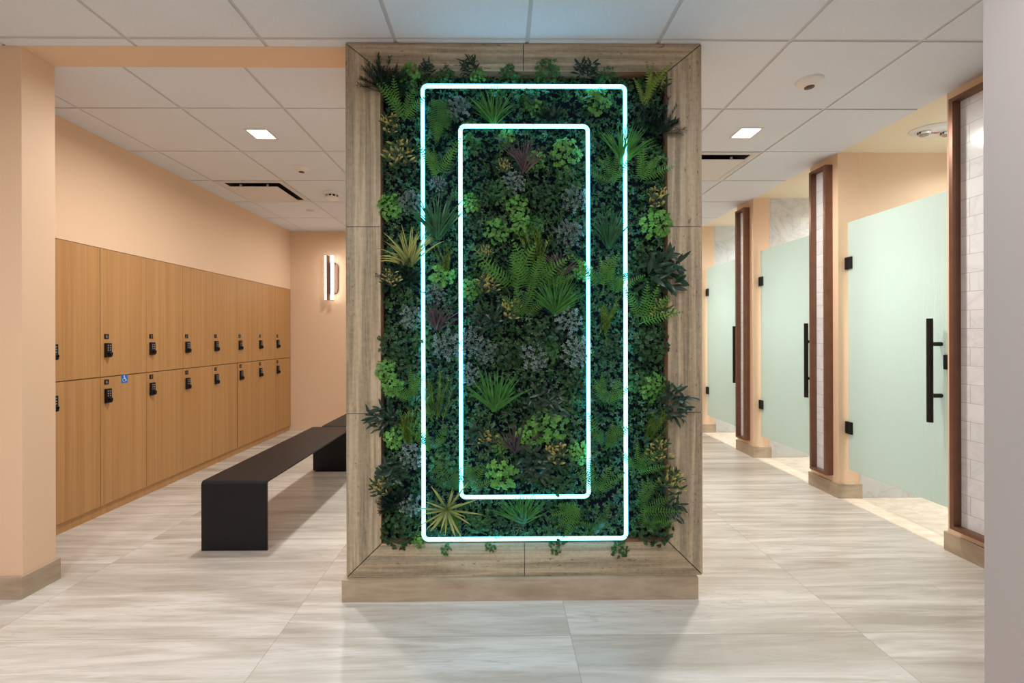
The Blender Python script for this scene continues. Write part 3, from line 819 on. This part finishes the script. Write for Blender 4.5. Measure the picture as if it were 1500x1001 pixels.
PLANTS = [
    ('feather', -0.532, 2.360, 1.25, 0, 'dark feathery sprigs spilling over the top left corner of the stone frame'),
    ('leafl', -0.407, 2.417, .8, 0, 'bright green leafy cluster along the top edge, right of the corner sprigs'),
    ('lance', -0.331, 2.442, .55, 0, 'small dark leafy sprig poking above the outer neon corner at top left'),
    ('leafm', -0.240, 2.417, .7, 0, 'mid green leafy cluster tucked between top edge and outer neon bar, left part'),
    ('lance', -0.139, 2.449, .6, 0, 'dark leafy sprig overlapping the frame above the outer neon top bar'),
    ('leafl', -0.099, 2.418, .6, 0, 'small bright leafy cluster just above the outer neon top bar'),
    ('leafm', 0.043, 2.418, .75, 0, 'green leafy cluster at the middle of the top edge'),
    ('leafm', 0.217, 2.431, .95, 0, 'broad green leafy cluster right of the top middle joint'),
    ('lance', 0.400, 2.438, .75, 0, 'dark glossy sprig rising over the top edge, right of centre'),
    ('leafm', 0.495, 2.420, .6, 0, 'small dark leafy cluster by the outer neon corner at top right'),
    ('fern', -0.451, 2.219, 1.0, 0, 'dim olive fern left of the outer neon bar near the top'),
    ('varieg', -0.498, 2.171, .8, 0, 'small yellow tipped plant at the left edge below the olive fern'),
    ('varieg', -0.452, 2.027, 1.15, 0, 'large yellow tipped plant on the left edge, upper third of the wall'),
    ('fernwide', -0.272, 2.203, 1.15, 0, 'tall hanging fern frond between the left neon bars at the top'),
    ('conifer', -0.288, 2.125, .7, 10, 'light needle sprigs between the left neon bars under the top fern'),
    ('fern', -0.279, 1.958, 1.0, 0, 'fern between the left neon bars above the blue green grass'),
    ('sedum', -0.187, 2.251, .9, 0, 'grey green succulent cushion beside the top fern, above the inner neon corner'),
    ('grass', -0.030, 2.201, 1.0, 0, 'upright green grass tuft above the inner neon top bar'),
    ('leafm', 0.122, 2.299, .9, 0, 'dark leafy cluster behind the upright grass near the top'),
    ('leafm', -0.131, 2.093, .8, 0, 'teal lit leafy cluster inside the inner neon corner at top left'),
    ('leafl', 0.033, 2.131, .6, 0, 'small bright leafy cluster left of the upper purple grass'),
    ('purple', 0.115, 1.977, 1.0, -8, 'purple grass tuft in the upper part inside the inner neon frame'),
    ('varieg', 0.020, 1.990, .6, 0, 'few yellow tipped leaves below left of the upper purple grass'),
    ('sedum', 0.064, 1.914, .9, 0, 'grey succulent cushion below the upper purple grass'),
    ('leafd', -0.062, 1.873, .9, 0, 'olive leafy cluster just inside the inner left bar, upper third'),
    ('leafd', -0.132, 1.731, .8, 0, 'dark leafy cluster hugging the inner left bar beside the bluish grass'),
    ('leafl', -0.499, 1.810, .9, 0, 'bright leafy cluster at the left edge above the yellow striped grass'),
    ('sedum', -0.405, 1.826, .9, 0, 'grey succulent cushion left of the outer neon left bar, upper third'),
    ('sedum', -0.282, 1.914, .6, 0, 'small grey succulent cushion above the bluish grass'),
    ('bluegrass', -0.283, 1.675, 1.25, 0, 'large bluish green grass crossing both left neon bars'),
    ('leafl', 0.083, 1.810, .8, 0, 'bright leafy cluster below the grey cushion in the upper middle'),
    ('feather', 0.216, 2.204, .7, 0, 'dark feathery sprigs behind the small grass near the top right'),
    ('smallgrass', 0.251, 2.217, .6, 0, 'small grey green grass between the top neon bars on the right half'),
    ('leafl', 0.444, 2.293, 1.0, 0, 'bright leafy cluster between the top neon bars near the right corner'),
    ('leafl', 0.163, 2.267, .6, 0, 'small bright cluster left of the small grey green grass'),
    ('uprightfern', 0.675, 2.300, 1.1, 5, 'olive upright fern reaching over the top right edge'),
    ('varieg', 0.742, 2.370, .7, 0, 'yellow tipped leaves in the top right corner beside the upright fern'),
    ('grass', 0.564, 2.022, 1.15, 5, 'long green grass crossing the outer right neon bar near the top'),
    ('fern', 0.652, 1.936, .95, 25, 'teal lit fern right of the outer right bar, upper third'),
    ('fern', 0.522, 1.927, .85, -15, 'dark fern left of the outer right bar below the long grass'),
    ('leafl', 0.304, 2.053, 1.05, 0, 'bright leafy cluster inside the inner frame near the upper right corner'),
    ('leafl', 0.168, 2.021, .7, 0, 'bright leafy cluster right of the upper purple grass'),
    ('feather', 0.729, 2.174, 1.2, 0, 'dark feathery mass along the right edge, upper part'),
    ('varieg', 0.722, 1.838, .85, 0, 'yellow tipped leaves on the right edge, upper third'),
    ('sedum', 0.342, 1.842, 1.0, 0, 'grey succulent cushion inside the inner right bar, upper third'),
    ('sedum', 0.316, 1.684, 1.0, 0, 'grey succulent cushion above the middle grass tuft'),
    ('bluegrass', 0.506, 1.630, 1.05, 5, 'dark green grass crossing the outer right bar at upper middle'),
    ('leafl', 0.715, 1.731, 1.1, 0, 'bright small leaved cluster on the right edge above the dark lance leaves'),
    ('leafd', 0.215, 1.857, 1.0, 0, 'dark leafy cluster in the upper middle'),
    ('leafm', 0.152, 1.715, .8, 0, 'green leafy cluster left of the upper grey cushions'),
    ('spider', -0.415, 1.549, 1.15, 0, 'yellow striped grass on the left edge crossing the outer left bar'),
    ('conifer', -0.252, 1.511, .85, 0, 'olive needle sprig between the left neon bars below the bluish grass'),
    ('leafl', -0.264, 1.495, .85, 0, 'bright leafy cluster between the left bars below the olive sprig'),
    ('feather', -0.440, 1.464, 1.1, 0, 'dark feathery mass left of the outer left bar below the striped grass'),
    ('varieg', -0.497, 1.473, .75, 0, 'yellow buds on the left edge below the striped grass'),
    ('sedum', -0.290, 1.416, .8, 0, 'grey succulent cushion above the left purple grass'),
    ('sedum', -0.403, 1.303, .85, 0, 'grey succulent cushion left of the outer bar beside purple grass'),
    ('purple', -0.290, 1.253, 1.0, 0, 'purple grass tuft between the left neon bars at mid height'),
    ('sedum', -0.237, 1.180, 1.15, 0, 'grey succulent cushion under the left purple grass'),
    ('leafd', -0.485, 1.181, 1.1, 0, 'dark green small leaved cluster on the left edge at mid height'),
    ('leafl', -0.523, 1.065, .8, 0, 'bright leaves at the left edge just below mid height'),
    ('leafd', -0.416, 1.086, .9, 0, 'dark small leaved cluster left of the outer bar below mid height'),
    ('fern', -0.407, 0.929, .9, 0, 'dim fern left of the outer left bar below mid height'),
    ('fern', 0.063, 1.432, 1.45, -18, 'large fern spreading left of centre in the middle of the wall'),
    ('fern', 0.145, 1.432, 1.3, 10, 'large fern spreading right of centre in the middle of the wall'),
    ('fern', 0.113, 1.315, 1.0, 0, 'lower fern under the two large central ferns'),
    ('leafl', -0.012, 1.700, .9, 0, 'bright leafy cluster above the large central ferns'),
    ('varieg', -0.063, 1.599, .55, 0, 'few yellow buds left of the large central ferns'),
    ('varieg', -0.051, 1.448, .9, 0, 'yellow tipped plant below left of the large central ferns'),
    ('varieg', 0.050, 1.328, .85, 0, 'yellow tipped plant directly below the central ferns'),
    ('leafl', -0.133, 1.432, .8, 0, 'bright leaves just inside the inner left bar at mid height'),
    ('lance', -0.054, 1.290, .9, 0, 'dark lance leaves left of the lower yellow tipped plant'),
    ('sedum', -0.139, 1.196, 1.1, 0, 'grey succulent cushion touching the inner left bar at mid height'),
    ('sedum', -0.064, 1.148, .9, 0, 'pale grey rosette cushion right of the inner left bar'),
    ('sedum', -0.140, 1.045, .8, 0, 'grey succulent cushion above the lower green grass by inner left bar'),
    ('grass', -0.024, 0.880, 1.25, 0, 'large green grass tuft inside the inner left bar, lower middle'),
    ('conifer', -0.291, 0.844, 1.3, -5, 'yellow green needle sprigs between the left bars, lower middle'),
    ('conifer', 0.167, 1.536, 1.2, 0, 'tall olive needle sprig above the middle grass tuft'),
    ('purple', 0.284, 1.504, .8, 15, 'purple grass behind the middle green grass tuft'),
    ('fern', 0.230, 1.447, .8, 10, 'small fern left of the purple grass near the centre'),
    ('grass', 0.252, 1.327, 1.15, 5, 'green grass tuft right of centre at mid height'),
    ('leafl', 0.379, 1.516, .7, 0, 'bright spiky leaves against the inner right bar at mid height'),
    ('sedum', 0.309, 1.289, 1.05, 0, 'grey succulent cushion under the central right grass tuft'),
    ('leafd', 0.198, 1.211, 1.2, 0, 'dark green leafy cluster in the wall centre'),
    ('sedum', 0.346, 1.147, 1.15, 0, 'grey succulent cushion touching the inner right bar below mid height'),
    ('sedum', 0.157, 1.126, 1.1, 0, 'grey succulent cushion in the centre below mid height'),
    ('leafd', 0.040, 1.132, 1.1, 0, 'dark leafy cluster between the two grey cushions below mid height'),
    ('fern', 0.467, 1.447, 1.05, -10, 'fern between the right neon bars at mid height, left one'),
    ('fern', 0.530, 1.415, .9, 15, 'fern between the right neon bars at mid height, right one'),
    ('conifer', 0.473, 1.232, 1.1, 5, 'bright yellow green needle sprig between the right bars'),
    ('lance', 0.746, 1.510, 1.5, 20, 'large dark lance leaved plant overhanging the right frame'),
    ('leafd', 0.626, 1.557, .9, 0, 'blue green leafy cluster right of the outer right bar'),
    ('fern', 0.650, 1.289, 1.15, 15, 'fern right of the outer right bar at mid height'),
    ('varieg', 0.739, 1.326, .9, 0, 'yellow edged plant on the right edge at mid height'),
    ('leafd', 0.523, 1.178, .9, 0, 'reddish dark cluster between the right neon bars'),
    ('leafd', 0.688, 1.178, 1.3, 0, 'dark small leaved cluster on the right edge below mid height'),
    ('leafl', 0.704, 0.979, 1.0, 0, 'bright leafy cluster on the right edge above the lower dark leaves'),
    ('lance', 0.789, 0.902, 1.1, 20, 'dark lance leaves overhanging the right frame, lower half'),
    ('lance', 0.213, 0.911, 1.1, 0, 'dark lance leaved plant inside the inner frame, lower middle'),
    ('fern', 0.491, 0.910, .9, 0, 'fern between the right bars below the reddish cluster'),
    ('leafd', 0.339, 1.005, 1.0, 0, 'dark leafy cluster by the inner right bar, lower middle'),
    ('lance', -0.536, 0.845, .95, -20, 'dark lance leaves overhanging the left frame, lower half'),
    ('conifer', -0.411, 0.718, 1.15, 0, 'yellow green needle sprigs left of the outer left bar, lower half'),
    ('leafl', -0.480, 0.757, .8, 0, 'bright leafy cluster on the left edge, lower half'),
    ('sedum', -0.398, 0.681, 1.0, 0, 'grey succulent cushion left of the outer bar, lower half'),
    ('fern', -0.317, 0.693, .9, 0, 'fern touching the outer left bar, lower half'),
    ('leafm', -0.267, 0.636, .9, 0, 'green leafy cluster between the left bars, lower part'),
    ('fern', -0.204, 0.510, 1.05, 0, 'upright fern touching the inner left bar near its bottom corner'),
    ('fern', -0.135, 0.519, .9, 0, 'fern just inside the inner neon bottom left corner'),
    ('lance', -0.496, 0.599, 1.0, 0, 'dark lance leaves with pale tips on the left edge, lower part'),
    ('varieg', -0.537, 0.530, .9, -30, 'yellow tipped leaves poking over the left frame near the bottom'),
    ('feather', -0.481, 0.448, .9, -20, 'dark feathery sprigs on the left edge near the bottom'),
    ('sedum', -0.408, 0.457, .9, 0, 'dark grey succulent cushion left of the outer bar near the bottom'),
    ('star', -0.242, 0.425, 1.2, 0, 'large yellow edged star plant between the bottom left neon corners'),
    ('hangfern', -0.223, 0.425, .8, 0, 'fern hanging below the yellow edged star plant'),
    ('leafd', -0.465, 0.332, 1.2, 0, 'dark leafy cluster in the bottom left corner of the wall'),
    ('leafl', -0.371, 0.284, .6, 0, 'bright leaves hanging over the bottom edge near the left corner'),
    ('leafl', 0.007, 0.590, 1.1, 0, 'bright leafy cluster inside the inner bottom bar, left half'),
    ('leafl', -0.008, 0.723, .7, 0, 'small bright leaves above the inner lower left bright cluster'),
    ('purple', 0.073, 0.685, 1.0, 0, 'purple grass tuft in the lower part inside the inner frame'),
    ('varieg', -0.056, 0.748, .75, 0, 'yellow tipped leaves left of the lower purple grass'),
    ('leafl', 0.219, 0.816, 1.35, 0, 'large bright leafy cluster right of the lower purple grass'),
    ('varieg', 0.250, 0.674, .95, 0, 'yellow tipped plant below the large bright cluster'),
    ('lance', 0.155, 0.627, 1.1, 0, 'dark lance leaved plant inside the inner frame near the bottom'),
    ('leafl', 0.364, 0.683, .8, 0, 'bright leaves against the inner right bar, lower part'),
    ('leafd', 0.275, 0.548, 1.1, 0, 'dark leafy cluster inside the inner bottom right corner'),
    ('fern', 0.433, 0.500, 1.05, -5, 'fern right of the inner bottom right neon corner'),
    ('fern', 0.484, 0.705, 1.0, 0, 'fern between the right bars, lower part'),
    ('grass', 0.101, 0.360, 1.05, 5, 'green grass tuft between the two bottom neon bars'),
    ('hangfern', 0.370, 0.421, 1.05, 60, 'fern spreading left between the bottom neon bars'),
    ('fern', 0.480, 0.326, .8, -30, 'small fern between the bottom right neon corners'),
    ('leafd', 0.259, 0.327, 1.0, 0, 'dark leafy cluster between the bottom bars right of the grass'),
    ('leafd', -0.025, 0.345, .9, 0, 'dark leafy cluster between the bottom bars left of the grass'),
    ('fern', 0.630, 0.593, .9, 10, 'fern right of the outer right bar, lower part'),
    ('fern', 0.639, 0.419, 1.1, 28, 'teal lit fern leaning right of the outer bar near the bottom'),
    ('fern', 0.670, 0.324, .9, 20, 'olive fern low on the right side near the bottom corner'),
    ('conifer', 0.687, 0.735, 1.0, 10, 'olive needle sprigs right of the outer bar, lower half'),
    ('varieg', 0.725, 0.681, .95, 0, 'yellow tipped plant on the right edge, lower half'),
    ('varieg', 0.775, 0.545, 1.1, 20, 'yellow tipped plant overhanging the right frame near the bottom'),
    ('lance', 0.775, 0.434, .9, 30, 'dark lance leaves overhanging the right frame near the bottom'),
    ('leafd', 0.711, 0.334, 1.2, 0, 'dark leafy cluster in the bottom right corner'),
    ('leafm', -0.246, 0.252, .6, 0, 'leafy sprig hanging over the bottom edge, left of its middle joint'),
    ('leafm', -0.047, 0.257, .6, 0, 'leafy sprig hanging over the bottom edge beside its middle joint'),
    ('leafm', 0.249, 0.255, .65, 0, 'leafy sprig hanging over the bottom edge, right of its middle joint'),
    ('leafm', 0.543, 0.246, .75, 0, 'leafy sprig hanging over the bottom edge under the outer neon corner'),
    ('leafm', 0.010, 1.873, .9, 0, 'green leafy cluster left of the upper grey cushion in the inner frame'),
    ('leafl', 0.095, 1.731, .75, 0, 'bright leafy cluster directly above the tall olive needle sprig'),
    ('leafl', -0.132, 1.826, .7, 0, 'small bright leaves against the inner left bar, upper third'),
    ('leafm', 0.310, 1.936, .9, 0, 'green leafy cluster under the upper right bright cluster'),
    ('leafm', 0.213, 1.148, .9, 0, 'green leafy cluster between the two central grey cushions'),
    ('leafl', -0.495, 0.992, .8, 0, 'bright leaves at the left edge above the yellow green sprigs'),
    ('leafm', -0.353, 1.196, .8, 0, 'green leafy cluster touching the outer left bar at mid height'),
    ('leafm', 0.705, 1.446, .8, 0, 'green leafy cluster beneath the large dark lance leaved plant'),
    ('leafm', 0.640, 1.004, .8, 0, 'green leafy cluster right of the outer right bar, lower middle'),
    ('leafm', -0.104, 0.361, .7, 0, 'green leafy cluster above the outer bottom bar right of the star plant'),
    ('leafm', 0.722, 2.016, .8, 0, 'green leafy cluster on the right edge, upper third'),
    ('leafl', 0.118, 0.754, .8, 0, 'bright leaves squeezed between lower purple grass and large bright cluster'),
    ('leafm', 0.323, 0.911, .8, 0, 'green leafy cluster by the inner right bar above the bright leaves'),
    ('lance', -0.087, 0.755, .8, 0, 'small dark lance leaves left of the lower yellow tipped leaves'),
]

variants = {}; count = {}
for (kind, x, z, s, r, label) in PLANTS:
    gen, name, grp = KINDS[kind]
    vs = variants.setdefault(kind, []); k = count.get(kind, 0); count[kind] = k + 1
    if len(vs) < 4: vs.append(gen())
    me = vs[k % len(vs)]
    o = bpy.data.objects.new(name, me); COL.objects.link(o)
    y = {'leafl': 2.055, 'leafm': 2.06, 'leafd': 2.06, 'sedum': 2.06}.get(kind, 2.035)
    if kind in ('lance', 'varieg', 'feather') : y = 2.03
    if kind in ('fern', 'grass', 'bluegrass', 'purple', 'spider', 'hangfern', 'conifer'): y = 2.022
    if kind == 'star': y = 2.0
    kx = y / 2.02
    o.location = (x * kx, y, H + (z - H) * kx)
    mir = -1 if (k % 3 == 1) else 1
    if r or kind in ('spider',): mir = 1
    o.rotation_euler = (U(-.06, .06), math.radians(r) + (U(-.12, .12) if kind not in ('leafl', 'sedum', 'leafd') else U(0, 6.28)), 0)
    o.scale = (s * mir, s, s)
    tag(o, label, 'plant', grp + ' on the plant wall')
# uncounted small leaves between the plants
s = Leafs(); random.seed(11)
nx, nz = 68, 112
for i in range(nx):
    for j in range(nz):
        x = IX0 + .006 + (i + U(0, 1)) * (IX1 - IX0 - .012) / nx; z = IZ0 + .006 + (j + U(0, 1)) * (IZ1 - IZ0 - .012) / nz
        edge = min(x - IX0, IX1 - x, z - IZ0, IZ1 - z)
        lump = .5 + .5 * math.sin(x * 31 + 2.1 * math.sin(z * 23)) * math.sin(z * 29 + 1.7 * math.sin(x * 17))
        c = Vector((x, 2.092 - .006 - .072 * min(1, .25 + edge / .07) * lump * U(.55, 1) - U(0, .008), z))
        nrm = Vector((U(-.9, .9), -1, U(-.5, 1.0))).normalized(); t1 = nrm.cross(Vector((0, 0, 1))).normalized(); t2 = nrm.cross(t1); ph = U(0, 6)
        big = U(.6, 1.25)
        for k in range(5):
            a = ph + k * PI / 2.5 + U(-.3, .3); up = U(-.1, .8); d = (t1 * math.cos(a) + t2 * math.sin(a)) * math.cos(up) + nrm * math.sin(up)
            s.leaf(c, d, nrm, .0165 * big * U(.7, 1.2), .0040 * big, U(.1, .4), fold=.25)
me = s.mesh('small_leaf_foliage', M['leaf_filler'])
o = bpy.data.objects.new('small_leaf_foliage', me); COL.objects.link(o)
tag(o, 'dense small dark green leaves filling the wall between the larger plants', 'foliage', kind='stuff')

# ------------------------------------------------------------------ lights
WARM = (1, .95, .88)
def LIGHTS_():
    z = CE - .012
    area(-1.60, 2.96, z, 27, .13, WARM); area(1.66, 2.93, z, 34, .13, WARM)
    area(-1.60, 5.0, z, 13, .13, WARM); area(1.66, 4.9, z, 20, .13, WARM)
    for x, y, e in ((-1.6, .5, 25), (.0, -.6, 16), (.9, .7, 15), (-2.6, -.7, 30), (0, -1.9, 18)): area(x, y, z, e, .3, (.96, .98, 1))  # unseen lamps added over and behind the camera as ambient fill
    for y, e in ((2.78, 6), (3.94, 9), (5.05, 12)): area(3.38, y, z, e, .3, (1, 1, .97), spread=PI * .8)
    for y, e in ((2.82, 15), (3.94, 15), (5.05, 16)): area(3.20, y, z - .005, e, .25, (1, .98, .93), spread=PI * .42)  # unseen second lamp per stall, added to brighten the floor and lower door
LIGHTS_()
# ------------------------------------------------------------------ camera
cam = bpy.data.cameras.new('camera'); co = bpy.data.objects.new('camera', cam); COL.objects.link(co)
cam.sensor_width = 36; cam.sensor_fit = 'HORIZONTAL'; cam.lens = 641.03 / 1500 * 36
cam.shift_x = (750 - 738.25) / 1500; cam.shift_y = -(500.5 - 491.7) / 1500
cam.clip_start = .02
co.matrix_world = Matrix.Translation((0, 0, H)) @ Matrix.Rotation(-.0094, 4, 'Z') @ Matrix.Rotation(PI / 2, 4, 'X') @ Matrix.Rotation(-.0025, 4, 'Z')
sc.camera = co
w = bpy.data.worlds.new('world'); sc.world = w; w.use_nodes = True
w.node_tree.nodes['Background'].inputs[0].default_value = (.05, .05, .05, 1)
sc.view_settings.view_transform = 'Standard'; sc.view_settings.look = 'None'; sc.view_settings.gamma = 1
sc.view_settings.exposure = EXPO; sc.view_settings.use_curve_mapping = False
sc.cycles.use_denoising = True
sc.cycles.max_bounces = 10; sc.cycles.diffuse_bounces = 6; sc.cycles.glossy_bounces = 4; sc.cycles.transmission_bounces = 6
sc.cycles.sample_clamp_indirect = 6
